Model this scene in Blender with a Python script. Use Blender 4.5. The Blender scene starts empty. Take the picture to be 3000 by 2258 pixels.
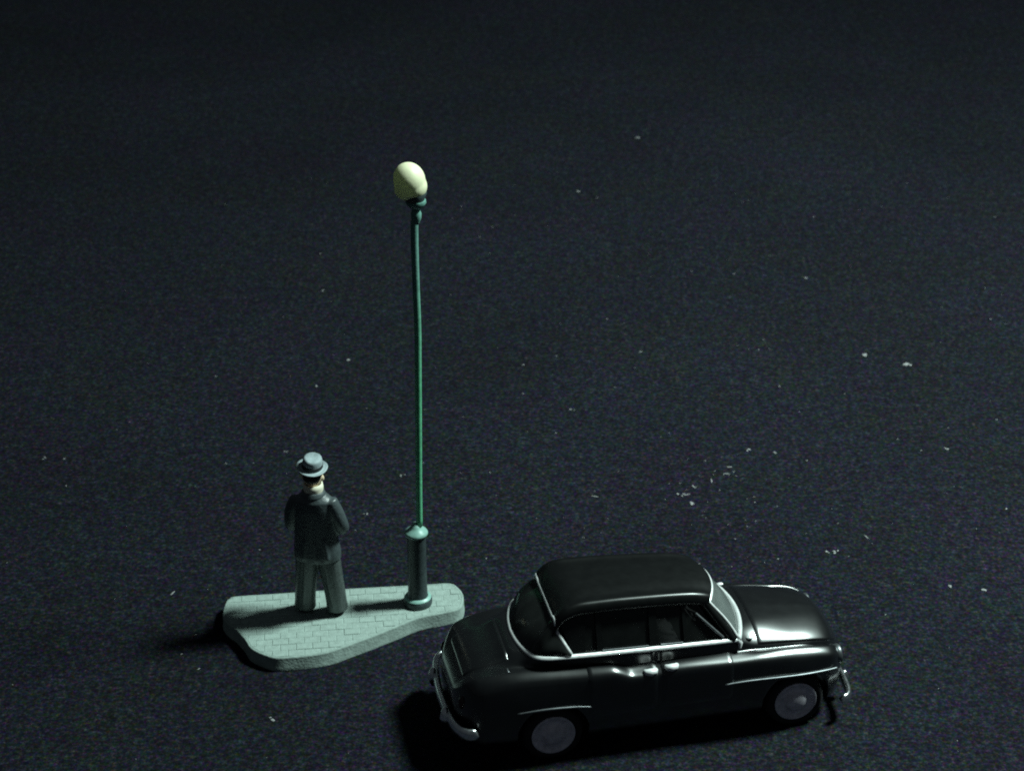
import bpy, bmesh, math, random
from mathutils import Vector, Matrix, noise
random.seed(7)
SC = bpy.context.scene
COL = SC.collection
# one Blender unit is one centimetre of the table top
# ------------------------------------------------------------------ camera
cam = bpy.data.cameras.new('camera'); camo = bpy.data.objects.new('camera', cam); COL.objects.link(camo)
camo.location = (1.382, -20.889, 14.6)
camo.rotation_euler = (math.radians(90 - 28), 0, 0)
cam.sensor_width = 36; cam.lens = 36 * 5600 / 3000
cam.clip_start = .5; cam.clip_end = 2000
cam.dof.use_dof = True; cam.dof.focus_distance = 22.6; cam.dof.aperture_fstop = .85
SC.camera = camo
# ------------------------------------------------------------------ light
w = bpy.data.worlds.new('World'); SC.world = w; w.use_nodes = True
bg = w.node_tree.nodes['Background']
bg.inputs[0].default_value = (.72, .88, 1, 1); bg.inputs[1].default_value = .03
la = bpy.data.lights.new('desk_lamp', 'AREA'); la.shape = 'DISK'; la.size = 5.5
la.energy = 20500; la.color = (.78, 1, .94)
lo = bpy.data.objects.new('desk_lamp', la); COL.objects.link(lo)
lo.location = (20, 3.2, 29)
lo.rotation_euler = (Vector(lo.location) - Vector((.5, 0, .5))).to_track_quat('Z', 'Y').to_euler()
SC.view_settings.view_transform = 'Standard'; SC.view_settings.look = 'None'
SC.view_settings.exposure = 0; SC.view_settings.gamma = 1
SC.render.engine = 'CYCLES'
SC.cycles.use_denoising = False
SC.cycles.max_bounces = 6; SC.cycles.caustics_reflective = False; SC.cycles.caustics_refractive = False; SC.cycles.sample_clamp_indirect = .6
SC.cycles.filter_width = 1.9

# ------------------------------------------------------------------ materials
def mat(name, base, rough=.5, metal=0., coat=0., spec=.5, nscale=30., namp=.15, bump=0., bscale=60., rvar=0., sheen=0.):
    m = bpy.data.materials.new(name); m.use_nodes = True
    nt = m.node_tree; p = nt.nodes['Principled BSDF']; L = nt.links.new
    tc = nt.nodes.new('ShaderNodeTexCoord')
    n = nt.nodes.new('ShaderNodeTexNoise'); n.inputs['Scale'].default_value = nscale; n.inputs['Detail'].default_value = 5
    L(tc.outputs['Object'], n.inputs['Vector'])
    mp = nt.nodes.new('ShaderNodeMapRange'); mp.inputs[1].default_value = .25; mp.inputs[2].default_value = .75
    mp.inputs[3].default_value = 1 - namp; mp.inputs[4].default_value = 1 + namp
    L(n.outputs['Fac'], mp.inputs[0])
    mx = nt.nodes.new('ShaderNodeMix'); mx.data_type = 'RGBA'; mx.blend_type = 'MULTIPLY'; mx.inputs[0].default_value = 1
    mx.inputs[6].default_value = (*base, 1)
    L(mp.outputs[0], mx.inputs[7]); L(mx.outputs[2], p.inputs['Base Color'])
    p.inputs['Roughness'].default_value = rough; p.inputs['Metallic'].default_value = metal
    p.inputs['Specular IOR Level'].default_value = spec
    p.inputs['Coat Weight'].default_value = coat; p.inputs['Coat Roughness'].default_value = .2
    p.inputs['Sheen Weight'].default_value = sheen
    if rvar:
        r = nt.nodes.new('ShaderNodeMapRange'); r.inputs[1].default_value = .3; r.inputs[2].default_value = .7
        r.inputs[3].default_value = max(.02, rough - rvar); r.inputs[4].default_value = rough + rvar
        L(n.outputs['Fac'], r.inputs[0]); L(r.outputs[0], p.inputs['Roughness'])
    if bump:
        b = nt.nodes.new('ShaderNodeBump'); b.inputs['Strength'].default_value = bump; b.inputs['Distance'].default_value = .02
        n2 = nt.nodes.new('ShaderNodeTexNoise'); n2.inputs['Scale'].default_value = bscale; n2.inputs['Detail'].default_value = 4
        L(tc.outputs['Object'], n2.inputs['Vector']); L(n2.outputs['Fac'], b.inputs['Height']); L(b.outputs[0], p.inputs['Normal'])
    return m

def ground_mat():
    m = bpy.data.materials.new('dark_flock'); m.use_nodes = True
    nt = m.node_tree; p = nt.nodes['Principled BSDF']; L = nt.links.new; N = nt.nodes.new
    tc = N('ShaderNodeTexCoord')
    def nz(scale, detail=4, rough=.6):
        n = N('ShaderNodeTexNoise'); n.inputs['Scale'].default_value = scale; n.inputs['Detail'].default_value = detail
        n.inputs['Roughness'].default_value = rough; L(tc.outputs['Object'], n.inputs['Vector']); return n
    def ramp(src, pts):
        r = N('ShaderNodeValToRGB'); e = r.color_ramp.elements
        e[0].position, e[0].color = pts[0][0], (*pts[0][1], 1); e[1].position, e[1].color = pts[-1][0], (*pts[-1][1], 1)
        for q, c in pts[1:-1]:
            x = e.new(q); x.color = (*c, 1)
        L(src, r.inputs[0]); return r
    def mix(a, b, f, mode='MIX'):
        x = N('ShaderNodeMix'); x.data_type = 'RGBA'; x.blend_type = mode
        if isinstance(f, float): x.inputs[0].default_value = f
        else: L(f, x.inputs[0])
        L(a, x.inputs[6]); L(b, x.inputs[7]); return x.outputs[2]
    hue = ramp(nz(.55, 5).outputs['Color'], [(.3, (.0092, .0104, .0195)), (.42, (.0106, .0106, .0176)), (.5, (.0088, .0114, .0178)), (.58, (.0096, .0112, .0150)), (.7, (.0092, .0106, .0190))])
    grain = ramp(nz(17, 5, .75).outputs['Fac'], [(.3, (.45, .45, .45)), (.5, (.9, .9, .9)), (.66, (2.0, 1.95, 1.9)), (.78, (5.5, 5.2, 5.0))])
    big = ramp(nz(.22, 3).outputs['Fac'], [(.3, (.85, .85, .85)), (.7, (1.2, 1.2, 1.2))])
    tint = ramp(nz(20, 2, .8).outputs['Color'], [(.28, (.05, .05, .05)), (.72, (1.75, 1.75, 1.75))])
    sep = N('ShaderNodeMix'); sep.data_type = 'RGBA'; sep.blend_type = 'MULTIPLY'; sep.inputs[0].default_value = 1   # coloured fibres
    col = nz(17, 2, .8); sub = N('ShaderNodeVectorMath'); sub.operation = 'MULTIPLY_ADD'
    L(col.outputs['Color'], sub.inputs[0]); sub.inputs[1].default_value = (4.6, 4.6, 4.6); sub.inputs[2].default_value = (-1.35, -1.35, -1.35)
    L(tint.outputs[0], sep.inputs[6]); L(sub.outputs[0], sep.inputs[7])
    hue2 = mix(hue.outputs[0], sep.outputs[2], 1., 'MULTIPLY')
    blot = ramp(nz(5.5, 4, .65).outputs['Fac'], [(.3, (.60, .62, .64)), (.5, (.96, .96, .96)), (.72, (1.6, 1.56, 1.52))])
    hue2 = mix(hue2, blot.outputs[0], 1., 'MULTIPLY')
    c = mix(hue2, grain.outputs[0], 1., 'MULTIPLY'); c = mix(c, big.outputs[0], 1., 'MULTIPLY')
    L(c, p.inputs['Base Color'])
    p.inputs['Roughness'].default_value = .9; p.inputs['Specular IOR Level'].default_value = .12
    b = N('ShaderNodeBump'); b.inputs['Strength'].default_value = .6; b.inputs['Distance'].default_value = .03
    L(nz(24, 6, .7).outputs['Fac'], b.inputs['Height']); L(b.outputs[0], p.inputs['Normal'])
    return m

M = dict(
    ground=ground_mat(),
    dust=mat('pale_lint', (.26, .26, .26), .9, nscale=9, namp=.3),
    crumb=mat('grey_crumb', (.075, .075, .08), .9, nscale=9, namp=.4),
    stone=mat('grey_stone', (.30, .375, .345), .85, nscale=14, namp=.16, bump=.35, bscale=45, spec=.25),
    slab=mat('grey_slab', (.27, .34, .312), .85, nscale=10, namp=.2, bump=.4, bscale=30, spec=.25),
    green=mat('green_paint', (.12, .45, .26), .42, nscale=12, namp=.3, bump=.15, bscale=25),
    iron=mat('dark_green_iron', (.040, .055, .058), .5, nscale=12, namp=.3, bump=.2, bscale=30),
    flange=mat('worn_green_rim', (.24, .42, .37), .4, nscale=12, namp=.2, bump=.1, bscale=25),
    globe=mat('cream_globe', (.95, .93, .64), .45, nscale=5, namp=.08, bump=.08, bscale=12),
    coat=mat('grey_coat', (.050, .066, .070), .47, nscale=16, namp=.2, bump=.3, bscale=25, spec=.9),
    trouser=mat('grey_trousers', (.062, .076, .074), .46, spec=.8, nscale=16, namp=.3, bump=.25, bscale=25),
    hat=mat('grey_felt', (.30, .36, .38), .6, nscale=20, namp=.15, bump=.2, bscale=30),
    band=mat('dark_hat_band', (.012, .014, .016), .6),
    skin=mat('painted_skin', (.72, .56, .40), .5, nscale=10, namp=.08),
    mouth=mat('painted_mouth', (.30, .10, .08), .5),
    hair=mat('dark_hair', (.012, .011, .010), .6),
    shirt=mat('cream_collar', (.80, .76, .60), .6),
    shoe=mat('black_shoe', (.010, .011, .012), .4),
    paint=mat('black_car_paint', (.0028, .0033, .0038), .31, coat=1., spec=.6, nscale=8, namp=.2, rvar=.01, bump=.006, bscale=9),
    roofp=mat('black_roof', (.0035, .004, .004), .31, coat=.0, nscale=8, namp=.2, rvar=.015),
    vinyl=mat('black_deck_vinyl', (.006, .008, .008), .35, nscale=10, namp=.2, rvar=.08),
    bright=mat('bright_chrome', (.97, .97, .97), .38, metal=.25, nscale=25, namp=.1, rvar=.06, bump=.05, bscale=30),
    mirror=mat('bumper_chrome', (.84, .86, .88), .27, metal=1., nscale=25, namp=.1, rvar=.04, bump=.04, bscale=20),
    chrome=mat('silver_trim', (.95, .96, .96), .34, metal=.45, nscale=25, namp=.1, rvar=.06, bump=.05, bscale=30),
    strip=mat('dull_silver_strip', (.17, .18, .19), .38, metal=.8, nscale=20, namp=.2),
    hub=mat('grey_hubcap', (.80, .74, .82), .36, metal=.15, nscale=15, namp=.25, bump=.08, bscale=25),
    tyre=mat('black_tyre', (.010, .010, .011), .8, nscale=20, namp=.2),
    inner=mat('dark_interior', (.010, .010, .011), .7),
    lens=mat('lamp_lens', (.55, .6, .6), .15, nscale=20, namp=.1),
    red=mat('red_lens', (.03, .005, .005), .25),
)
nt_ = M['globe'].node_tree; t_ = nt_.nodes.new('ShaderNodeBsdfTranslucent'); t_.inputs[0].default_value = (.62, .70, .42, 1)
x_ = nt_.nodes.new('ShaderNodeMixShader'); x_.inputs[0].default_value = .2
nt_.links.new(nt_.nodes['Principled BSDF'].outputs[0], x_.inputs[1]); nt_.links.new(t_.outputs[0], x_.inputs[2])
nt_.links.new(x_.outputs[0], nt_.nodes['Material Output'].inputs[0])
# the pole's green is worn to a dull blue-grey towards its top
nt_ = M['green'].node_tree; mx_ = nt_.nodes['Mix']; tc_ = nt_.nodes.new('ShaderNodeTexCoord'); sp_ = nt_.nodes.new('ShaderNodeSeparateXYZ')
nt_.links.new(tc_.outputs['Object'], sp_.inputs[0]); mr_ = nt_.nodes.new('ShaderNodeMapRange')
mr_.inputs[1].default_value = 3.2; mr_.inputs[2].default_value = 4.8; nt_.links.new(sp_.outputs[2], mr_.inputs[0])
rp_ = nt_.nodes.new('ShaderNodeMix'); rp_.data_type = 'RGBA'; rp_.inputs[6].default_value = (.12, .45, .25, 1); rp_.inputs[7].default_value = (.125, .265, .225, 1)
nt_.links.new(mr_.outputs[0], rp_.inputs[0]); nt_.links.new(rp_.outputs[2], mx_.inputs[6])
def glass_mat(name, clear, haze, hz):
    m = bpy.data.materials.new(name); m.use_nodes = True; nt = m.node_tree; nt.nodes.clear(); N = nt.nodes.new; L = nt.links.new
    o = N('ShaderNodeOutputMaterial'); t = N('ShaderNodeBsdfTransparent'); t.inputs[0].default_value = (clear, clear, clear, 1)
    g = N('ShaderNodeBsdfGlossy'); g.inputs['Roughness'].default_value = .12
    d = N('ShaderNodeBsdfPrincipled'); d.inputs['Base Color'].default_value = (.55, .62, .60, 1); d.inputs['Roughness'].default_value = .5
    f = N('ShaderNodeFresnel'); f.inputs[0].default_value = 1.45
    a = N('ShaderNodeMixShader'); L(f.outputs[0], a.inputs[0]); L(t.outputs[0], a.inputs[1]); L(g.outputs[0], a.inputs[2])
    n = N('ShaderNodeTexNoise'); n.inputs['Scale'].default_value = 6; n.inputs['Detail'].default_value = 4
    tc = N('ShaderNodeTexCoord'); L(tc.outputs['Object'], n.inputs['Vector'])
    mr = N('ShaderNodeMapRange'); mr.inputs[1].default_value = .3; mr.inputs[2].default_value = .7; mr.inputs[3].default_value = haze * .7; mr.inputs[4].default_value = haze * 1.3
    L(n.outputs['Fac'], mr.inputs[0])
    b = N('ShaderNodeMixShader'); L(mr.outputs[0], b.inputs[0]); L(a.outputs[0], b.inputs[1]); L(d.outputs[0], b.inputs[2])
    L(b.outputs[0], o.inputs[0]); return m
M['screen'] = glass_mat('hazy_windscreen', .85, .085, 0)
M['tint'] = glass_mat('dark_back_glass', .35, .02, 0)
M['glass'] = glass_mat('side_glass', .55, .012, 0)

# ------------------------------------------------------------------ helpers
def link(name, me, material, parent=None, smooth=True):
    o = bpy.data.objects.new(name, me); COL.objects.link(o)
    if material is not None:
        me.materials.clear(); me.materials.append(material)
    if smooth:
        for p in me.polygons: p.use_smooth = True
    if parent is not None: o.parent = parent
    return o
def obj(name, bm, material, parent=None, smooth=True, sharp=None):
    bmesh.ops.recalc_face_normals(bm, faces=bm.faces)
    me = bpy.data.meshes.new(name); bm.to_mesh(me); bm.free()
    o = link(name, me, material, parent, smooth)
    if sharp is not None and smooth: me.set_sharp_from_angle(angle=math.radians(sharp))
    return o
def empty(name, loc, rz=0):
    o = bpy.data.objects.new(name, None); o.empty_display_size = .2; COL.objects.link(o)
    o.location = loc; o.rotation_euler = (0, 0, rz); return o
def tag(o, label=None, cat=None, group=None, kind=None):
    for k, v in (('label', label), ('category', cat), ('group', group), ('kind', kind)):
        if v: o[k] = v
def lathe(bm, prof, n=32, center=(0, 0, 0), axis=None):
    """prof: list of (r, h); closed with caps when r is 0"""
    R = axis.to_track_quat('Z', 'Y').to_matrix() if axis is not None else Matrix.Identity(3)
    c = Vector(center); rings = []
    for r, h in prof:
        if r < 1e-6: rings.append([bm.verts.new(c + R @ Vector((0, 0, h)))])
        else: rings.append([bm.verts.new(c + R @ Vector((r * math.cos(2 * math.pi * k / n), r * math.sin(2 * math.pi * k / n), h))) for k in range(n)])
    for a, b in zip(rings, rings[1:]):
        for k in range(n):
            k2 = (k + 1) % n
            if len(a) == 1 and len(b) == 1: continue
            if len(a) == 1: bm.faces.new((a[0], b[k], b[k2]))
            elif len(b) == 1: bm.faces.new((a[k], a[k2], b[0]))
            else: bm.faces.new((a[k], a[k2], b[k2], b[k]))
    return bm
def tube(bm, pts, rad, n=8, closed=False, flat=1.0, upv=None):
    """sweep a circle (or ellipse) along points; rad may be a list"""
    P = [Vector(p) for p in pts]; m = len(P); rings = []
    rr = rad if isinstance(rad, (list, tuple)) else [rad] * m
    prev = None
    for i in range(m):
        t = (P[(i + 1) % m] - P[i - 1]) if closed else (P[min(i + 1, m - 1)] - P[max(i - 1, 0)])
        t.normalize()
        u = Vector(upv) if upv is not None else (prev if prev is not None else (Vector((0, 0, 1)) if abs(t.z) < .9 else Vector((0, 1, 0))))
        u = (u - t * u.dot(t)).normalized(); s = t.cross(u); prev = u
        rings.append([bm.verts.new(P[i] + u * (math.cos(2 * math.pi * k / n) * rr[i] * flat) + s * (math.sin(2 * math.pi * k / n) * rr[i])) for k in range(n)])
    rng = range(m) if closed else range(m - 1)
    for i in rng:
        a, b = rings[i], rings[(i + 1) % m]
        for k in range(n):
            k2 = (k + 1) % n; bm.faces.new((a[k], a[k2], b[k2], b[k]))
    if not closed:
        for q, P0, s in ((rings[0], P[0], -1), (rings[-1], P[-1], 1)):
            v = bm.verts.new(P0 + (P[-1] - P[-2] if s > 0 else P[0] - P[1]).normalized() * (rr[-1] if s > 0 else rr[0]) * .5)
            for k in range(n): bm.faces.new((q[k], q[(k + 1) % n], v))
    return bm
def pchip(pts):
    xs = [p[0] for p in pts]; ys = [p[1] for p in pts]; n = len(xs)
    if n == 1: return lambda x: ys[0]
    h = [xs[i + 1] - xs[i] for i in range(n - 1)]; d = [(ys[i + 1] - ys[i]) / h[i] for i in range(n - 1)]
    m = [0.] * n; m[0] = d[0]; m[-1] = d[-1]
    for i in range(1, n - 1):
        if d[i - 1] * d[i] > 0:
            w1 = 2 * h[i] + h[i - 1]; w2 = h[i] + 2 * h[i - 1]; m[i] = (w1 + w2) / (w1 / d[i - 1] + w2 / d[i])
    def f(x):
        if x <= xs[0]: return ys[0]
        if x >= xs[-1]: return ys[-1]
        i = 0
        while x > xs[i + 1]: i += 1
        t = (x - xs[i]) / h[i]; t2, t3 = t * t, t * t * t
        return (2 * t3 - 3 * t2 + 1) * ys[i] + (t3 - 2 * t2 + t) * h[i] * m[i] + (-2 * t3 + 3 * t2) * ys[i + 1] + (t3 - t2) * h[i] * m[i + 1]
    return f
def smooth_path(pts, k=6):
    P = [Vector(p) for p in pts]; out = []
    for i in range(len(P) - 1):
        a = P[max(i - 1, 0)]; b = P[i]; c = P[i + 1]; d = P[min(i + 2, len(P) - 1)]
        for s in range(k):
            t = s / k
            out.append(.5 * ((2 * b) + (c - a) * t + (2 * a - 5 * b + 4 * c - d) * t * t + (3 * b - a - 3 * c + d) * t ** 3))
    out.append(P[-1]); return out
def grid(bm, rows, close_u=False):
    V = [[bm.verts.new(p) for p in r] for r in rows]
    for a, b in zip(V, V[1:]):
        for k in range(len(a) - (0 if close_u else 1)):
            k2 = (k + 1) % len(a); bm.faces.new((a[k], a[k2], b[k2], b[k]))
    return V
def sheet(rows, t):
    """a curved sheet of real thickness t from a grid of points"""
    bm = bmesh.new(); grid(bm, rows)
    bm.normal_update()
    bmesh.ops.solidify(bm, geom=bm.faces[:], thickness=t)
    return bm
def box(bm, c, s, R=None, bev=0):
    r = bmesh.ops.create_cube(bm, size=1); vs = r['verts']
    for v in vs:
        p = Vector((v.co.x * s[0], v.co.y * s[1], v.co.z * s[2]))
        v.co = Vector(c) + (R @ p if R is not None else p)
    if bev:
        es = list({e for v in vs for e in v.link_edges})
        bmesh.ops.bevel(bm, geom=es, offset=bev, segments=2, affect='EDGES')
    return bm
def ball(bm, c, r, R=None, u=20, v=14):
    q = bmesh.ops.create_uvsphere(bm, u_segments=u, v_segments=v, radius=1)
    for x in q['verts']:
        p = Vector((x.co.x * r[0], x.co.y * r[1], x.co.z * r[2])); x.co = Vector(c) + (R @ p if R is not None else p)
    return q['verts']
def tomesh(name, bm):
    bmesh.ops.recalc_face_normals(bm, faces=bm.faces)
    me = bpy.data.meshes.new(name); bm.to_mesh(me); bm.free(); return me
def fuse(name, bm, vox, smooth=2):
    """join overlapping closed shapes into one continuous skin"""
    me = bpy.data.meshes.new(name); bmesh.ops.recalc_face_normals(bm, faces=bm.faces); bm.to_mesh(me); bm.free()
    o = bpy.data.objects.new(name, me); COL.objects.link(o)
    a = o.modifiers.new('r', 'REMESH'); a.mode = 'VOXEL'; a.voxel_size = vox
    if smooth:
        s = o.modifiers.new('s', 'SMOOTH'); s.iterations = smooth; s.factor = .5
    dg = bpy.context.evaluated_depsgraph_get(); dg.update()
    out = bpy.data.meshes.new_from_object(o.evaluated_get(dg)); bpy.data.objects.remove(o); out.name = name
    return out

# ------------------------------------------------------------------ ground
bm = bmesh.new()
bmesh.ops.create_grid(bm, x_segments=8, y_segments=8, size=400)
g = obj('ground', bm, M['ground'], smooth=False); g.location = (0, 150, 0); tag(g, kind='structure')
# lint and crumbs on the cloth: too many to count
specks = [(7.31, 7.63, 1.35), (7.95, 7.3, 1.45), (5.0, 4.48, .95), (5.39, 4.38, .8), (4.0, 2.91, 1.15), (7.35, .75, 1), (7.76, .68, 1.15), (5.79, 1.6, .9), (5.91, 1.62, .9), (8.02, 4.49, .85), (6.72, 10.7, .8), (4.07, 17.9, 1.2), (2.72, 14.86, .9), (-1.35, 7.47, 1), (-1.79, 6.54, .8), (-1.99, 10.19, .7), (-1.57, -2.15, .8), (4.08, 3.37, .8), (3.55, 7.77, .6), (-.25, 3.69, .7), (-5.69, 4.21, .6), (3.86, 3.17, .8), (4.67, 3.96, .7), (2.34, 5.75, .6), (-2.08, 4.42, .6), (-.73, 2.62, .5)]
bm = bmesh.new()
rd = random.Random(3)
def lint(x, y, s, elong=1.5, mi=0):
    q = bmesh.ops.create_icosphere(bm, subdivisions=1, radius=1)
    a = rd.uniform(0, math.pi); ca, sa = math.cos(a), math.sin(a)
    for v in q['verts']:
        k = rd.uniform(.7, 1.25)
        px, py, pz = v.co.x * s * elong * k, v.co.y * s * k, v.co.z * s * .55 * k
        v.co = Vector((x + px * ca - py * sa, y + px * sa + py * ca, s * .4 + pz))
        for f in v.link_faces: f.material_index = mi
for x, y, s in specks:
    for _ in range(3): lint(x + rd.gauss(0, .02), y + rd.gauss(0, .02), .021 * s * rd.uniform(.7, 1.1))
for fx_, fy_, fl in ((3.95, 3.15, 6), (4.35, 3.55, 5), (4.6, 3.75, 4), (2.6, 3.1, 5), (-3.2, .6, 5), (6.4, 2.0, 5)): lint(fx_, fy_, .012, fl, 1)
for _ in range(260):
    x = rd.uniform(-6, 11); y = rd.uniform(-3, 16) if rd.random() < .8 else rd.gauss(3.5, 1.5)
    lint(x, y, rd.choice((.003, .004, .005, .006, .009)), rd.uniform(1, 3.5), 1)
for _ in range(34):    # a drift of crumbs right of the lamp
    lint(rd.gauss(4.3, .6), rd.gauss(3.4, .7), rd.uniform(.004, .009), rd.uniform(1, 3), 1)
d = obj('dust', bm, M['dust'], smooth=False); d.data.materials.append(M['crumb']); tag(d, 'pale lint and crumbs scattered over the dark cloth', 'dust', kind='stuff')

# ------------------------------------------------------------------ paved base
OUT = [(-2.411, -.186), (-2.403, .119), (-2.36, .19), (-2.291, .24), (-1.612, .32), (-.754, .425), (.229, .52), (.545, .548), (.657, .45), (.73, .292), (.738, .102), (.68, -.068), (.45, -.17), (.164, -.27), (-.114, -.469), (-.389, -.666), (-.661, -.843), (-.876, -.987), (-1.111, -1.082), (-1.387, -1.129), (-1.591, -1.151), (-1.767, -1.082), (-1.952, -.939), (-2.051, -.747), (-2.192, -.535), (-2.326, -.387)]
TOP = .2
def inset(poly, d):
    n = len(poly); out = []
    for i in range(n):
        a, b, c = Vector(poly[i - 1]), Vector(poly[i]), Vector(poly[(i + 1) % n])
        e1 = (b - a).normalized(); e2 = (c - b).normalized()
        n1 = Vector((-e1.y, e1.x)); n2 = Vector((-e2.y, e2.x)); m = (n1 + n2)
        m = m / max(.3, m.length_squared) * 2 * .5 * 2 / 2
        out.append((b + m * d * (1 if ccw else -1)))
    return [(p.x, p.y) for p in out]
area = sum(OUT[i - 1][0] * OUT[i][1] - OUT[i][0] * OUT[i - 1][1] for i in range(len(OUT))) / 2
ccw = area > 0
def prism_levels(bm, levels):
    rings = [[bm.verts.new((x, y, z)) for x, y in poly] for poly, z in levels]
    n = len(rings[0])
    for a, b in zip(rings, rings[1:]):
        for k in range(n): bm.faces.new((a[k], a[(k + 1) % n], b[(k + 1) % n], b[k]))
    bm.faces.new(rings[0]); bm.faces.new(rings[-1])
def densify(poly, k=3):
    P = [Vector((*poly[i], 0)) for i in range(len(poly))]; n = len(P); out = []
    for i in range(n):
        a, b, c, d2 = P[i - 1], P[i], P[(i + 1) % n], P[(i + 2) % n]
        for s in range(k):
            t = s / k
            q = .5 * ((2 * b) + (c - a) * t + (2 * a - 5 * b + 4 * c - d2) * t * t + (3 * b - a - 3 * c + d2) * t ** 3)
            out.append((q.x, q.y))
    return out
OUTD = densify(OUT)
bm = bmesh.new()
prism_levels(bm, [(inset(OUTD, -.015), 0), (inset(OUTD, -.02), .012), (inset(OUTD, 0), .03), (OUTD, TOP - .02), (inset(OUTD, .012), TOP - .004), (inset(OUTD, .028), TOP), (inset(OUTD, .062), TOP), (inset(OUTD, .068), TOP - .007)])
base = obj('paved_base', bm, M['slab'], smooth=True, sharp=50)
tag(base, 'grey stone paved display base under the standing figure and street lamp', 'display base')
INN = inset(OUTD, .066)
def clip(poly, ax, val, keep_less):
    out = []; n = len(poly)
    for i in range(n):
        p, q = poly[i - 1], poly[i]
        ip = (p[ax] <= val) == keep_less; iq = (q[ax] <= val) == keep_less
        if ip != iq:
            t = (val - p[ax]) / (q[ax] - p[ax]); out.append((p[0] + (q[0] - p[0]) * t, p[1] + (q[1] - p[1]) * t))
        if iq: out.append(q)
    return out
ang = math.atan2(.548 - .24, .545 + 2.291); ca, sa = math.cos(ang), math.sin(ang)
rot = [(x * ca + y * sa, -x * sa + y * ca) for x, y in INN]
SW, SH, J = .205, .128, .0016
y0 = min(p[1] for p in rot); y1 = max(p[1] for p in rot); x0 = min(p[0] for p in rot); x1 = max(p[0] for p in rot)
row = 0; yy = y1
rs = random.Random(5)
while yy > y0:
    xx = x0 - SW + (SW / 2 if row % 2 else 0)
    while xx < x1:
        poly = rot
        for ax, val, kl in ((0, xx + J, False), (0, xx + SW - J, True), (1, yy - SH + J, False), (1, yy - J, True)):
            poly = clip(poly, ax, val, kl)
            if not poly: break
        if poly and len(poly) > 2:
            cl = []
            for p in poly:
                if not cl or (abs(p[0] - cl[-1][0]) + abs(p[1] - cl[-1][1])) > .004: cl.append(p)
            poly = cl
            A = abs(sum(poly[i - 1][0] * poly[i][1] - poly[i][0] * poly[i - 1][1] for i in range(len(poly))) / 2)
            if A > .0015 and len(poly) > 2:
                cx = sum(p[0] for p in poly) / len(poly); cy = sum(p[1] for p in poly) / len(poly)
                zt = TOP + rs.uniform(-.004, .003); b2 = bmesh.new()
                W2 = lambda P, f: [((cx + (p[0] - cx) * f) * ca - (cy + (p[1] - cy) * f) * sa, (cx + (p[0] - cx) * f) * sa + (cy + (p[1] - cy) * f) * ca) for p in P]
                prism_levels(b2, [(W2(poly, 1), TOP - .012), (W2(poly, 1), zt - .004), (W2(poly, .93), zt)])
                obj('paving_stone', b2, M['stone'], base, smooth=False)
        xx += SW
    yy -= SH; row += 1

# ------------------------------------------------------------------ street lamp
LX, LY = .14, .08
lamp = empty('street_lamp', (LX, LY, TOP))
tag(lamp, 'tall thin green street lamp with cream oval globe on the paved base', 'street lamp')
bm = bmesh.new()
lathe(bm, [(0, .001), (.185, .001), (.19, .03), (.188, .075), (.165, .10), (.14, .115), (.130, .15), (.126, .3), (.122, 1.03), (.128, 1.06), (0, 1.06)], 36)
ped = obj('pedestal', bm, M['iron'], lamp, sharp=45)
bm = bmesh.new(); lathe(bm, [(.13, .085), (.172, .087), (.178, .10), (.165, .116), (.13, .13)], 36)
obj('foot_ring', bm, M['flange'], lamp, sharp=60)
bm = bmesh.new(); lathe(bm, [(0, 1.06), (.128, 1.062), (.152, 1.078), (.155, 1.10), (.14, 1.125), (.10, 1.15), (.065, 1.19), (.045, 1.235), (0, 1.24)], 36)
obj('top_collar', bm, M['flange'], lamp, sharp=60)
bm = bmesh.new()
zs = [1.2, 1.9, 2.8, 3.6, 4.05, 4.65, 5.15, 5.46]; xs = [.045, .054, .07, .083, .089, .081, .078, .082]
tube(bm, smooth_path([(x, 0, z) for x, z in zip(xs, zs)], 5), [.041 + .007 * (i / 35) ** 2 for i in range(36)], 16)
obj('pole', bm, M['green'], lamp)
bm = bmesh.new(); lathe(bm, [(0, 5.44), (.04, 5.44), (.05, 5.47), (.062, 5.5), (.064, 5.56), (.05, 5.6), (.05, 5.62), (.1, 5.66), (.125, 5.70), (.12, 5.73), (0, 5.75)], 28, (.105, 0, 0))
obj('lamp_holder', bm, M['green'], lamp, sharp=50)
bm = bmesh.new(); lathe(bm, [(0, 5.735), (.118, 5.735), (.125, 5.76), (.15, 5.82), (.13, 5.86), (0, 5.87)], 28, (.09, 0, 0))
obj('globe_cup', bm, M['iron'], lamp, sharp=50)
bm = bmesh.new()
Rt = Matrix.Rotation(math.radians(-18), 3, 'Y')
ball(bm, (.035, 0, 5.985), (.19, .19, .215), Rt, 28, 18); ball(bm, (.075, 0, 5.90), (.172, .172, .165), Rt, 28, 18); ball(bm, (.005, -.02, 5.89), (.155, .15, .15), Rt)
me = fuse('lamp_globe', bm, .018, 3); link('lamp_globe', me, M['globe'], lamp)
bm = bmesh.new(); ball(bm, (-.02, -.03, 1.62), (.02, .02, .014)); obj('paint_blob', bm, M['flange'], lamp)

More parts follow.
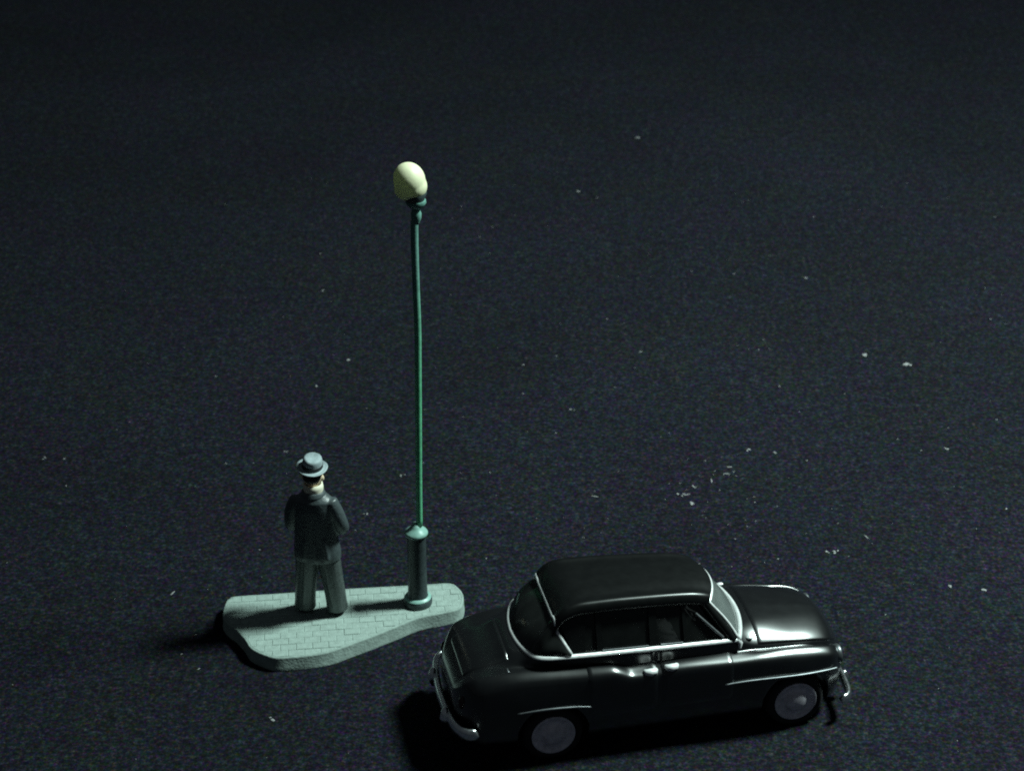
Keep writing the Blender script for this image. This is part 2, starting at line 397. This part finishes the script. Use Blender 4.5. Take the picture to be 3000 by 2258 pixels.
# ------------------------------------------------------------------ person
PX, PY = -1.119, -.071
per = empty('person', (PX, PY, TOP), math.radians(-7))
tag(per, 'person in brimmed hat, dark jacket and wide trousers standing back turned beside the lamp', 'figurine')
YAW = math.radians(-7)
def lean(me):      # the figure leans a little to the side as it goes up
    for v in me.vertices:
        k = -.0 * max(0, v.co.z / 2.2) ** 1.4
        b = -.125 * v.co.z; v.co.z *= 1.055
        v.co.x += k * math.cos(-YAW) - b * math.sin(-YAW); v.co.y += k * math.sin(-YAW) + b * math.cos(-YAW)
def part(name, me, m, parent=per):
    lean(me); return link(name, me, m, parent)
def ell_loft(bm, secs, n=36):
    rows = []
    for cx, cy, z, rx, ry in secs:
        rows.append([(cx + rx * math.cos(2 * math.pi * k / n), cy + ry * math.sin(2 * math.pi * k / n), z) for k in range(n)])
    V = grid(bm, rows, True); bm.faces.new(V[0]); bm.faces.new(V[-1])
# body: one continuous skin of head, neck, trunk, arms, hands and legs
bm = bmesh.new()
ball(bm, (0, .05, 2.06), (.125, .145, .165)); ball(bm, (0, .10, 1.985), (.085, .10, .085))          # skull, jaw
ball(bm, (0, .20, 2.04), (.02, .03, .035)); ball(bm, (0, .185, 1.965), (.045, .02, .012)); ball(bm, (0, .185, 1.925), (.04, .03, .03))   # nose, lips, chin
for s in (-1, 1):
    ball(bm, (s * .128, .04, 2.03), (.018, .03, .042)); ball(bm, (s * .045, .172, 2.065), (.02, .016, .014))   # ear, eye
tube(bm, [(0, .02, 1.6), (0, .02, 1.8), (0, .04, 1.95)], [.11, .09, .085], 14)
ell_loft(bm, [(0, 0, .98, .2, .14), (0, 0, 1.1, .21, .15), (0, 0, 1.3, .21, .14), (0, 0, 1.6, .25, .14), (0, 0, 1.76, .2, .11), (0, .01, 1.82, .08, .08)])
HAND = []
for s in (-1, 1):
    tube(bm, smooth_path([(s * .19, 0, 1.72), (s * .275, -.01, 1.52), ((.325 if s > 0 else -.295), .01, 1.35), (s * .285, .14, 1.25), (s * .20, .255, 1.23), (s * .10, .305, 1.235)], 4), [.075, .074, .072, .07, .068, .066, .064, .062, .06, .058, .056, .054, .053, .052, .051, .05, .049, .048, .047, .046, .045], 12)
    ball(bm, (s * .085, .315, 1.24), (.055, .03, .045))
    for f in range(4):        # curled fingers of unequal length
        L = (.052, .06, .056, .044)[f]; z = 1.275 - f * .024
        tube(bm, [(s * .055, .325, z), (s * (.055 - L * .7), .345, z - .004), (s * (.055 - L * .9), .318, z - .012)], [.013, .012, .010], 8)
    tube(bm, [(s * .10, .335, 1.275), (s * .07, .36, 1.30), (s * .04, .355, 1.31)], [.015, .013, .011], 8)
for s in (-1, 1):
    tube(bm, [(s * .11, 0, .85), (s * .17, .0, .45), (s * .205, 0, .1)], [.12, .095, .075], 14)
    ball(bm, (s * .218, .04, .05), (.05, .07, .03))
me = fuse('body', bm, .011, 1); figure = part('body', me, M['skin'])
for s in (-1, 1):
    bm = bmesh.new(); ball(bm, (s * .045, .181, 2.066), (.016, .008, .009), None, 12, 8); part('eye', tomesh('eye', bm), M['hair'], figure)
bm = bmesh.new(); ball(bm, (0, .200, 1.966), (.035, .008, .006), None, 12, 8); part('mouth', tomesh('mouth', bm), M['mouth'], figure)
# trousers, shoes, coat, collar, hat, hair
bm = bmesh.new()
for s in (-1, 1):
    tube(bm, smooth_path([(s * .115, 0, 1.05), (s * .155, .0, .66), (s * .195, -.01, .32), (s * .215, -.015, .06)], 4), [.165, .162, .158, .154, .15, .146, .143, .14, .138, .137, .137, .14, .145], 18)
    tube(bm, [(s * .12, -.13, .95), (s * .17, -.13, .4), (s * .21, -.13, .10)], [.03, .035, .03], 8)
me = fuse('trousers', bm, .014, 2); part('trousers', me, M['trouser'])
for s in (-1, 1):
    bm = bmesh.new(); ball(bm, (s * .215, .03, .045), (.095, .12, .05)); ball(bm, (s * .225, .14, .04), (.085, .12, .04)); box(bm, (s * .22, .07, .012), (.15, .32, .022), bev=.008)
    me = fuse('shoe', bm, .011, 2); part('shoe', me, M['shoe'])
bm = bmesh.new()
ell_loft(bm, [(.005, -.01, .86, .305, .21), (.005, -.01, .95, .308, .213), (0, 0, 1.12, .288, .2), (0, 0, 1.25, .275, .192), (0, 0, 1.45, .268, .185), (0, 0, 1.62, .275, .178), (0, .0, 1.74, .245, .16), (0, .01, 1.81, .165, .125), (0, .015, 1.845, .11, .10)], 40)
for s in (-1, 1):
    tube(bm, smooth_path([(s * .205, -.005, 1.725), (s * .28, -.015, 1.56), ((.335 if s > 0 else -.305), .0, 1.36), (s * .305, .12, 1.25), (s * .22, .24, 1.23), (s * .14, .285, 1.22)], 4), [.098, .1, .1, .1, .1, .1, .098, .097, .096, .096, .095, .095, .094, .092, .09, .088, .087, .086, .085, .084, .083], 16)
tube(bm, [(.03, -.205, .92), (.02, -.19, 1.15), (.02, -.182, 1.4)], [.03, .022, .012], 10)
tube(bm, [(-.14, -.185, .92), (-.11, -.17, 1.15), (-.09, -.165, 1.3)], [.04, .03, .012], 10)
tube(bm, [(.17, -.175, .92), (.14, -.16, 1.15), (.12, -.15, 1.3)], [.04, .03, .012], 10)
me = fuse('coat', bm, .016, 3); part('coat', me, M['coat'])
bm = bmesh.new()
rows = []
for h, k in ((-.02, 1.25), (.01, 1.16), (.03, 1.14), (.025, 1.22), (-.03, 1.4)):
    rows.append([(k * .115 * math.cos(2 * math.pi * a / 24), .012 + k * .105 * math.sin(2 * math.pi * a / 24), 1.835 + h) for a in range(24)])
grid(bm, rows, True); part('coat_collar', tomesh('coat_collar', bm), M['coat'])
bm = bmesh.new(); lathe(bm, [(.125, 1.84), (.13, 1.90), (.122, 1.955), (.105, 1.96), (.09, 1.90)], 24, (.0, .025, 0)); part('shirt_collar', tomesh('shirt_collar', bm), M['shirt'])
bm = bmesh.new()
ball(bm, (0, .035, 2.085), (.124, .132, .145)); ball(bm, (0, -.005, 2.06), (.114, .105, .085))
for v in list(bm.verts):
    if v.co.y > .09 and v.co.z < 2.14: v.co.y = .09
me = fuse('hair', bm, .012, 1); part('hair', me, M['hair'])
bm = bmesh.new()
n = 48; rows = []
Rh = Matrix.Rotation(math.radians(7), 3, 'Y') @ Matrix.Rotation(math.radians(3), 3, 'X'); hc = Vector((-.0, .05, 2.17))
def hring(rx, ry, h, droop=0, pinch=0):
    out = []
    for k in range(n):
        a = 2 * math.pi * k / n; x, y = .9 * rx * math.cos(a), .9 * ry * math.sin(a)
        z = h - droop * (math.sin(a) > 0) * math.sin(a) ** 2 + droop * .7 * abs(math.cos(a)) ** 3
        if pinch: z -= pinch * math.exp(-(x / .045) ** 2)
        out.append(hc + Rh @ Vector((x, y, z)))
    return out
for q in ((.125, .145, .0), (.19, .215, -.005, .015), (.213, .24, .004, .02), (.215, .242, .014, .02), (.19, .216, .012, .015), (.146, .168, .016), (.142, .163, .03), (.139, .158, .09), (.131, .15, .125), (.122, .138, .15), (.10, .112, .162, 0, .012), (.05, .06, .162, 0, .02)):
    rows.append(hring(*q))
V = grid(bm, rows, True); bm.faces.new(V[0]); bm.faces.new(V[-1])
hat = part('hat', tomesh('hat', bm), M['hat'])
bm = bmesh.new(); rows = [hring(.1435, .1645, .022), hring(.1475, .1685, .026), hring(.146, .166, .07), hring(.140, .158, .074)]
grid(bm, rows, True); part('hat_band', tomesh('hat_band', bm), M['band'], hat)

# ------------------------------------------------------------------ car
YA = math.radians(12.4017); hx, hy = math.cos(YA), math.sin(YA)
O0 = .85
car = empty('toy_car', (1.877 - hy * O0, -2.930 + hx * O0, 0), YA)
tag(car, 'black vintage model car with bright window trim parked in front of the base', 'model car')
WB = 3.0127; WR = .37
def arch(x, z):
    for xw in (0, WB):
        d = .43 ** 2 - (x - xw) ** 2
        if d > 0: z = max(z, min(.72, WR + math.sqrt(d)))
    return z
FL = .62
C0, C1 = .34, 2.16        # cabin opening along the car
LINES = [   # (offset from the centre line, height) along x, from the floor up to the centre of the top
    ([(0, 0)], [(-1.2, .34), (3.8, .34)]),
    ([(-1.1, .60), (-.8, .73), (0, .77), (3.0, .77), (3.5, .71), (3.75, .55)], 'sill'),
    ([(-1.1, .66), (-.8, .81), (0, .855), (3.0, .85), (3.4, .79), (3.75, .62)], 'low'),
    ([(-1.1, .64), (-.8, .80), (0, .865), (3.0, .86), (3.45, .79), (3.75, .63)], [(-1.1, .76), (0, .82), (3, .82), (3.75, .65)]),
    ([(-1.1, .58), (-.8, .73), (-.34, .785), (.32, .825), (.73, .845), (1, .85), (2.5, .845), (3.0, .82), (3.5, .765), (3.75, .60)], [(-1.12, .88), (-.8, 1.07), (-.34, 1.14), (.32, 1.125), (.70, 1.122), (.98, 1.04), (1.15, 1.04), (1.5, 1.065), (2.2, 1.045), (2.6, 1.03), (3.0, .995), (3.5, .915), (3.75, .74)]),
    ([(-1.1, .48), (-.88, .58), (-.34, .65), (.32, .70), (.73, .735), (.88, .745), (2.2, .745), (2.6, .72), (3.0, .69), (3.45, .645), (3.75, .50)], [(-1.12, .95), (-.88, 1.15), (-.34, 1.215), (.32, 1.195), (.70, 1.186), (.96, 1.10), (1.12, 1.095), (1.5, 1.125), (2.2, 1.105), (2.7, 1.095), (3.1, 1.06), (3.5, .985), (3.75, .80)]),
    ([(-1.1, .43), (-.7, .53), (-.2, .59), (.2, .645), (.8, .67), (2.2, .675), (2.6, .665), (3.2, .625), (3.5, .575), (3.75, .43)], [(-1.12, .95), (-.88, 1.15), (-.3, 1.22), (.1, 1.195), (.9, 1.13), (1.2, 1.13), (2.2, 1.13), (2.6, 1.09), (3.15, 1.038), (3.3, .99), (3.5, .925), (3.75, .77)]),
    ([(-1.1, .40), (-.7, .49), (-.36, .50), (-.18, .59), (.15, .655), (2.2, .655), (2.5, .63), (3.0, .605), (3.45, .545), (3.75, .38)], [(-1.12, .955), (-.85, 1.155), (-.52, 1.22), (-.34, 1.285), (-.18, 1.33), (.2, 1.34), (1.2, 1.305), (2.2, 1.265), (2.5, 1.15), (3.0, 1.09), (3.5, .99), (3.75, .81)]),
    ([(-1.1, .34), (-.7, .40), (-.38, .42), (-.18, .53), (.15, .605), (2.2, .605), (2.45, .53), (3.0, .49), (3.5, .42), (3.75, .29)], [(-1.12, .96), (-.85, 1.16), (-.54, 1.235), (-.36, 1.305), (-.2, 1.335), (.2, 1.345), (1.2, 1.31), (2.2, 1.27), (2.5, 1.215), (3.0, 1.15), (3.5, 1.045), (3.75, .84)]),
    ([(-1.1, .20), (-.7, .28), (C0 - .05, .45), (C0, .55), (C1, .55), (C1 + .05, .45), (2.6, .30), (3.75, .15)], [(-1.12, .965), (-.85, 1.165), (-.58, 1.245), (-.38, 1.33), (C0 - .06, 1.35), (C0 - .03, 1.345), (C0 + .01, FL), (C1 - .01, FL), (C1 + .03, 1.275), (2.5, 1.272), (3.0, 1.21), (3.5, 1.105), (3.75, .86)]),
    ([(0, 0)], [(-1.12, .97), (-.85, 1.17), (-.58, 1.25), (-.38, 1.335), (C0 - .06, 1.355), (C0 - .03, 1.35), (C0 + .01, FL), (C1 - .01, FL), (C1 + .03, 1.285), (2.5, 1.285), (3.0, 1.225), (3.5, 1.12), (3.75, .875)]),
]
fo = []; fz = []
for o_, z_ in LINES:
    fo.append(pchip(o_))
    if z_ == 'sill': fz.append(lambda x: arch(x, .27))
    elif z_ == 'low': fz.append(lambda x: max(.52, arch(x, .27) + .03))
    else: fz.append(pchip(z_))
XR, XF = -1.12, 3.74
def endscale(x):
    s = 1.
    if x < XR + .22: s = math.sqrt(max(0, 1 - ((XR + .22 - x) / .22) ** 2)) ** .8
    if x > XF - .34: s = math.sqrt(max(0, 1 - ((x - XF + .34) / .34) ** 2)) ** .75
    return s
def section(x, K=5, v0=0, v1=None):
    O = [f(x) for f in fo]; Z = [f(x) for f in fz]; n = len(O)
    po = pchip(list(enumerate(O))); pz = pchip(list(enumerate(Z)))
    s = endscale(x); zc = .70 if x < 1 else .68
    v1 = n - 1 if v1 is None else v1
    out = []
    m = max(2, int(round((v1 - v0) * K)))
    for k in range(m + 1):
        v = v0 + (v1 - v0) * k / m
        o = po(v); z = pz(v)
        out.append((x, -o * (s * .55 + .45 if s > .02 else 0.4), zc + (z - zc) * (s * .62 + .38)))
    return out
def P3(x, v):
    return Vector(section(x, 1, v, v + .5)[0])
xs_ = [XR + .22 * (1 - math.cos(math.pi / 2 * k / 8)) for k in range(8)] + [XR + .22 + k * (XF - .34 - XR - .22) / 120 for k in range(121)] + [XF - .34 + .34 * math.sin(math.pi / 2 * k / 10) for k in range(1, 11)]
xs_ += [C0 - .06, C0 - .03, C0 + .01, C1 - .01, C1 + .03]
for xw in (0, WB): xs_ += [xw - .43, xw - .425, xw - .415, xw + .415, xw + .425, xw + .43]
xs_ = sorted(set(round(x, 4) for x in xs_))
rows = []
for x in xs_:
    h = section(x); far = [(p[0], -p[1], p[2]) for p in h[-2:0:-1]]
    rows.append(h + far)
bm = bmesh.new(); V = grid(bm, rows, True); bm.faces.new(V[0]); bm.faces.new(V[-1])
body = obj('car_body', bm, M['paint'], car, sharp=55)

def mir(p): return (p[0], -p[1], p[2])
def panel(name, xa, xb, va, vb, t=.012, nx=24, m='paint', side=1):
    rws = []
    for i in range(nx + 1):
        x = xa + (xb - xa) * i / nx
        r = section(x, 5, va, vb)
        rws.append([Vector(p) for p in r])
    nv = len(rws[0]); out = []
    for i in range(nx + 1):          # lift off the body along the surface normal, rim rolled down
        rr = []
        for j in range(nv):
            a = rws[min(i + 1, nx)][j] - rws[max(i - 1, 0)][j]; b = rws[i][min(j + 1, nv - 1)] - rws[i][max(j - 1, 0)]
            nn = a.cross(b).normalized()
            if nn.y > 0 and abs(nn.y) > abs(nn.z) or (nn.z < 0 and abs(nn.z) >= abs(nn.y)): nn = -nn
            e = i in (0, nx) or j in (0, nv - 1)
            p = rws[i][j] + nn * (-.006 if e else t)
            rr.append(p if side > 0 else Vector(mir(p)))
        out.append(rr)
    bm = bmesh.new(); grid(bm, out); bm.normal_update()
    return obj(name, bm, M[m], car, sharp=60)
DOORS = {}
for s in (1, -1):
    DOORS[s, 0] = panel('door', .40, 1.265, 2.15, 7.0, side=s)
    DOORS[s, 1] = panel('door', 1.29, 2.20, 2.15, 7.0, side=s)
# bonnet and boot lid: one curved lid across the centre line each
def lid(name, xa, xb, va, t=.014, nx=30):
    rws = []
    for i in range(nx + 1):
        h = section(xa + (xb - xa) * i / nx, 5, va); rws.append([Vector(p) for p in h] + [Vector(mir(p)) for p in h[-2::-1]])
    nv = len(rws[0]); out = []
    for i in range(nx + 1):
        rr = []
        for j in range(nv):
            a = rws[min(i + 1, nx)][j] - rws[max(i - 1, 0)][j]; b = rws[i][min(j + 1, nv - 1)] - rws[i][max(j - 1, 0)]
            nn = a.cross(b).normalized(); nn = -nn if nn.z < 0 else nn
            rr.append(rws[i][j] + nn * (-.006 if i in (0, nx) or j in (0, nv - 1) else t))
        out.append(rr)
    bm = bmesh.new(); grid(bm, out); return obj(name, bm, M['paint'], car, sharp=60)
lid('bonnet', 2.54, 3.66, 6.9)
lid('boot_lid', -1.0, -.46, 7.6)
# handles
for s in (1, -1):
    for k, (x, xo) in enumerate(((1.17, -.02), (1.425, .02))):
        p = P3(x, 4.75); y = p.y - .035; bm = bmesh.new()
        tube(bm, [(x - .072, y + .02, p.z + .01), (x - .05, y - .012, p.z + .01), (x, y - .022, p.z + .012), (x + .05, y - .012, p.z + .014), (x + .072, y + .02, p.z + .014)], [.026, .04, .047, .04, .026], 12)
        if s < 0:
            for v in bm.verts: v.co.y *= -1
        obj('handle', bm, M['bright'], DOORS[s, k])
# side strips above the wheels
for s in (1, -1):
    for pts in ([(-.44, .845, .765), (-.1, .868, .79), (.25, .875, .775), (.44, .875, .745)], [(2.08, .875, .80), (2.4, .876, .81), (3.0, .875, .795), (3.35, .825, .77), (3.53, .78, .755)]):
        bm = bmesh.new(); tube(bm, smooth_path([(x, -s * o, z) for x, o, z in pts], 6), .016, 8)
        obj('side_strip', bm, M['strip'], car)
# belt trim with the loop round the rear deck
belt = [(2.27, .665, 1.285), (2.0, .672, 1.293), (1.5, .675, 1.312), (1.0, .678, 1.332), (.5, .678, 1.350), (.3, .675, 1.358), (.1, .668, 1.364), (-.06, .65, 1.366), (-.175, .59, 1.364), (-.26, .43, 1.360), (-.315, .22, 1.358), (-.335, 0, 1.358)]
path = smooth_path([(x, -o, z) for x, o, z in belt], 6); path += [Vector(mir(p)) for p in path[-2::-1]]
bm = bmesh.new(); rws = []
for i, p in enumerate(path):       # a sloped ribbon along the outer edge of the belt
    tt = (path[min(i + 1, len(path) - 1)] - path[max(i - 1, 0)]).normalized(); nn = Vector((tt.y, -tt.x, 0)).normalized()
    if nn.dot(p - Vector((1.2, 0, p.z))) < 0: nn = -nn
    rws.append([p + nn * a + Vector((0, 0, b)) for a, b in ((-.026, .010), (-.018, .018), (-.007, .016), (.010, .007), (.021, -.006), (.025, -.019), (.016, -.03), (-.02, -.03))])
V = grid(bm, rws, True); bm.faces.new(V[0]); bm.faces.new(V[-1]); obj('belt_trim', bm, M['chrome'], car, sharp=70)
# roof: a dome that turns down into the back of the cabin
def roof_sec(x, zr, wd, cr):
    pts = [(wd - .03, zr - .05), (wd, zr - .045), (wd + .016, zr - .02), (wd + .006, zr + .015), (wd * .94, zr + .048), (wd * .76, zr + cr * .70), (wd * .38, zr + cr * .94), (0, zr + cr)]
    po = pchip([(i, p[0]) for i, p in enumerate(pts)]); pz = pchip([(i, p[1]) for i, p in enumerate(pts)])
    return [(po(v / 4), pz(v / 4)) for v in range(29)]
rk = [(.085, 1.685, .495, .02), (.10, 1.715, .498, .025), (.15, 1.785, .50, .035), (.24, 1.85, .50, .045), (.42, 1.882, .495, .05), (.75, 1.875, .485, .055), (1.1, 1.855, .475, .06), (1.5, 1.825, .462, .06), (1.75, 1.795, .452, .06), (1.90, 1.755, .445, .055), (1.965, 1.725, .44, .05)]
fx = [pchip([(i, r[j]) for i, r in enumerate(rk)]) for j in range(4)]
rws = []
for i in range(61):
    t = i / 60 * (len(rk) - 1); x, zr, wd, cr = (f(t) for f in fx)
    bow = .12 * max(0, (x - 1.5) / .465) ** 2
    h = [(x + bow * (1 - (o / max(wd, .1)) ** 2), -o, z) for o, z in roof_sec(x, zr, wd, cr)]
    rws.append([Vector(p) for p in h] + [Vector(mir(p)) for p in h[-2::-1]])
bm = sheet(rws, .03)
roof = obj('roof', bm, M['roofp'], car, sharp=50)
FRONT = rws[-1]
# back window: one wrap-round pane from the belt trim up to the rear edge of the roof and the rear pillars
BACK = rws[0]; nb = len(BACK)
def resample(P, n):
    P = [Vector(p) for p in P]; d = [0]
    for a, b in zip(P, P[1:]): d.append(d[-1] + (b - a).length)
    out = []
    for k in range(n):
        t = d[-1] * k / (n - 1); i = 0
        while i < len(P) - 2 and t > d[i + 1]: i += 1
        out.append(P[i].lerp(P[i + 1], (t - d[i]) / max(1e-9, d[i + 1] - d[i])))
    return out
edge = [BACK[2 + int((nb - 5) * k / 20)] for k in range(21)]
foot = Vector((.24, -.655, 1.375))
cp = [foot.lerp(edge[0], k / 6) + Vector((0, -.015 * math.sin(math.pi * k / 6), 0)) for k in range(6)]
TOPC = cp + edge + [Vector(mir(p)) for p in cp[::-1]]
BOT = [foot] + [p + Vector((0, 0, .012)) for p in path if p.x < .22] + [Vector(mir(foot))]
Tr, Br = resample(TOPC, 45), resample(BOT, 45)
for k in range(45):       # keep the pane a little inside the trim
    c = Vector((.15, 0, Br[k].z)); Br[k] = c + (Br[k] - c) * .965
pane = []
for i in range(11):
    f = i / 10; pane.append([b.lerp(t, f) + Vector((-.035 * math.sin(math.pi * f) * math.sin(math.pi * k / 44), (b.y) * .05 * math.sin(math.pi * f), .02 * math.sin(math.pi * f) * math.sin(math.pi * k / 44))) for k, (b, t) in enumerate(zip(Br, Tr))])
obj('back_window', sheet(pane, .012), M['tint'], car, sharp=50)
bm = bmesh.new(); tube(bm, [p + Vector((.002, 0, .042 if 6 <= k < len(TOPC) - 6 else .0)) for k, p in enumerate(TOPC)], .024, 10); obj('back_window_frame', bm, M['chrome'], car)
# side pillars and panes
def zb(x): return 1.352 - (x - .3) * .036
def zt(x): return pchip([(r[0], r[1] - .045) for r in rk])(x)
def ob(x): return .652
def ot(x): return pchip([(r[0], r[2] - .012) for r in rk])(x)
def sidept(xb, xt, f):  # point on the window plane: f 0 belt, 1 rail
    x = xb + (xt - xb) * f
    z = zb(xb) + (zt(xt) - zb(xb)) * f; o = ob(xb) + (ot(xt) - ob(xb)) * f
    return Vector((x, -o, z))
def strip_mesh(xb0, xb1, xt0, xt1, th, out):
    rws = [[sidept(xb0 + (xb1 - xb0) * k / 3, xt0 + (xt1 - xt0) * k / 3, f / 6) + Vector((0, -out, 0)) for k in range(4)] for f in range(7)]
    return sheet(rws, th)
def both(name, mk, m, parent=car):
    for s in (1, -1):
        bm = mk()
        if s < 0:
            for v in bm.verts: v.co.y *= -1
        obj(name, bm, m, parent, sharp=45)
for q in ((.26, .41, .14, .44), (.56, .63, .56, .62), (1.20, 1.31, 1.21, 1.30), (1.62, 1.67, 1.62, 1.66)):
    both('window_pillar', lambda: strip_mesh(*q, .04, .004), M['roofp'])
for q in ((.41, .56, .44, .56), (.63, 1.20, .62, 1.21), (1.31, 1.62, 1.30, 1.62), (1.67, 2.10, 1.66, 1.80)):
    both('side_window', lambda: strip_mesh(*q, .012, -.02), M['glass'])
for q in ((.62, 1.18), (1.33, 1.60)):      # chrome sills of the door windows
    both('window_sill', lambda: tube(bmesh.new(), [sidept(q[0] + (q[1] - q[0]) * k / 6, q[0], 0) + Vector((0, -.002, .032)) for k in range(7)], .012, 8), M['strip'])
both('vent_frame', lambda: tube(bmesh.new(), [sidept(2.10 + (1.80 - 2.10) * k / 6, 2.10 + (1.80 - 2.10) * k / 6, 0) * 0 + Vector((2.10 + (1.79 - 2.10) * k / 6, -(.652 - .15 * k / 6), 1.33 + (1.62 - 1.33) * k / 6)) for k in range(7)], .018, 8), M['strip'])
# windscreen: panes between the cowl curve and the roof front
NB = 25
botc = [Vector((2.285 + .15 * (1 - (o / .66) ** 2), -o, 1.275 + .02 * (1 - (o / .66) ** 2))) for o in [.66 - 1.32 * k / (NB - 1) for k in range(NB)]]
topc = []
for k in range(NB):
    j = 3 + (len(FRONT) - 7) * k / (NB - 1); a = int(j); b = min(a + 1, len(FRONT) - 1)
    o = .435 - .87 * k / (NB - 1)
    topc.append(Vector((1.96 + .13 * (1 - (o / .44) ** 2), -o, 1.695 + .06 * (1 - abs(o / .44) ** 3))))
rws = []
for i in range(9):
    f = i / 8; rws.append([b.lerp(t, f) + Vector((.03 * math.sin(math.pi * f), 0, .0)) for b, t in zip(botc, topc)])
for s in (1, -1):
    bm = bmesh.new(); tube(bm, [(1.70, -s * .468, 1.79), (1.80, -s * .466, 1.782), (1.90, -s * .462, 1.762), (1.96, -s * .455, 1.735)], [.012, .02, .022, .02], 8); obj('gutter_glint', bm, M['chrome'], car)  # chrome pieces added to brighten the front corners of the roof
obj('windscreen', sheet(rws, .014), M['screen'], car, sharp=50)
fr = botc + [rws[i][-1] for i in range(1, 8)] + topc[::-1] + [rws[i][0] for i in range(7, 0, -1)]
rad = [.030] * NB + [.018] * 7 + [.024] * NB + [.018] * 7
bm = bmesh.new(); tube(bm, [p + Vector((.012, 0, .006)) for p in fr], rad, 10, closed=True); obj('windscreen_frame', bm, M['chrome'], car)
both('window_pillar', lambda: tube(bmesh.new(), [(2.235, -.65, 1.27), (2.09, -.555, 1.48), (1.925, -.445, 1.705)], [.048, .05, .05], 12), M['roofp'])
both('mirror_bracket', lambda: tube(bmesh.new(), [(2.28, -.66, 1.275), (2.31, -.68, 1.235), (2.30, -.695, 1.18)], [.03, .032, .02], 10), M['chrome'])
both('washer_knob', lambda: (lambda b: (ball(b, (2.46, -.58, 1.225), (.045, .03, .02)), b)[1])(bmesh.new()), M['chrome'])
# seats and steering wheel inside
for name, x in (('front_seat', 1.35), ('rear_seat', .55)):
    bm = bmesh.new(); box(bm, (x + .2, 0, .82), (.46, .98, .22), bev=.06); box(bm, (x - .02, 0, 1.05), (.16, .98, .55), Matrix.Rotation(math.radians(-10), 3, 'Y'), bev=.06)
    obj(name, bm, M['inner'], car)
bm = bmesh.new(); tube(bm, [Vector((1.92, .26, 1.16)) + Matrix.Rotation(math.radians(-35), 3, 'Y') @ Vector((0, .19 * math.cos(a), .19 * math.sin(a))) for a in [2 * math.pi * k / 24 for k in range(24)]], .014, 8, closed=True)
tube(bm, [(1.92, .26, 1.16), (2.12, .26, 1.02)], .02, 8); obj('steering_wheel', bm, M['inner'], car)
# wheels
def wheel(x, s):
    ax = Vector((0, -s, 0)); bm = bmesh.new()
    lathe(bm, [(0, -.24), (.30, -.24), (.35, -.215), (.37, -.16), (.37, -.08), (.35, -.025), (.31, -.006), (.275, -.012), (.26, -.03), (0, -.03)], 40, (x, -s * .835, WR), ax)
    t = obj('wheel', bm, M['tyre'], car, sharp=50)
    bm = bmesh.new()
    lathe(bm, [(.262, -.028), (.265, -.004), (.252, .004), (.232, -.006), (.215, -.022), (.15, -.014), (.135, .004), (.11, .026), (.06, .040), (0, .044)], 40, (x, -s * .835, WR), ax)
    obj('hubcap', bm, M['hub'], t, sharp=60)
for x in (0, WB):
    for s in (1, -1): wheel(x, s)
# bumpers
def bumper(name, pts, h, t):
    half = smooth_path([(x, -o, z) for x, o, z in pts], 6); P = half + [Vector(mir(p)) for p in half[-2::-1]]
    bm = bmesh.new(); n = len(P); rws = []
    for i in range(n):
        tt = (P[min(i + 1, n - 1)] - P[max(i - 1, 0)]).normalized(); nn = Vector((tt.y, -tt.x, 0)).normalized()
        if nn.dot(P[i] - Vector((1.3, 0, P[i].z))) < 0: nn = -nn
        e = min(1, (min(i, n - 1 - i) + .6) / 3.)
        rws.append([P[i] + nn * (t * math.cos(a)) + Vector((0, 0, h * e * math.sin(a))) for a in [2 * math.pi * k / 14 for k in range(14)]])
    V = grid(bm, rws, True); bm.faces.new(V[0]); bm.faces.new(V[-1])
    return obj(name, bm, M['mirror'], car, sharp=60)
bumper('rear_bumper', [(-.90, .83, .53), (-1.03, .80, .53), (-1.12, .69, .53), (-1.165, .5, .52), (-1.19, .25, .52), (-1.2, 0, .52)], .085, .045)
bumper('front_bumper', [(3.58, .87, .33), (3.67, .83, .33), (3.725, .73, .33), (3.765, .45, .33), (3.775, 0, .33)], .07, .04)
for s in (1, -1):
    bm = bmesh.new(); tube(bm, [(3.785, -s * .4, .24), (3.81, -s * .4, .31), (3.795, -s * .4, .39)], [.05, .055, .035], 10); obj('bumper_guard', bm, M['mirror'], car)
    bm = bmesh.new(); tube(bm, [(-1.2, -s * .4, .42), (-1.235, -s * .4, .52), (-1.215, -s * .4, .64)], [.05, .055, .035], 10); obj('bumper_guard', bm, M['mirror'], car)
    ax = Vector((1, 0, .05)).normalized(); bm = bmesh.new()
    lathe(bm, [(0, -.1), (.10, -.1), (.12, -.02), (.122, .005), (.112, .022), (.1, .015)], 28, (3.62, -s * .56, .80), ax); hl = obj('headlight', bm, M['strip'], car, sharp=60)
    bm = bmesh.new(); lathe(bm, [(.1, .012), (.075, .03), (.04, .04), (0, .043)], 24, (3.62, -s * .56, .80), ax); obj('headlight_lens', bm, M['lens'], hl)
    bm = bmesh.new(); ball(bm, (-1.04, -s * .56, .82), (.05, .05, .09)); obj('tail_light', bm, M['red'], car)
bm = bmesh.new(); box(bm, (3.715, 0, .60), (.05, .36, .2), bev=.02); gr = obj('radiator_grille', bm, M['inner'], car)
for k in range(9):
    bm = bmesh.new(); box(bm, (3.742, -.16 + .04 * k, .60), (.02, .02, .18), bev=.005); obj('grille_bar', bm, M['chrome'], gr)
bm = bmesh.new(); tube(bm, [(-.50, -.55, 1.21), (-.50, -.60, 1.205), (-.48, -.64, 1.19)], [.012, .014, .010], 8); obj('wing_tick', bm, M['strip'], car)  # small dull silver tick on the rear wing
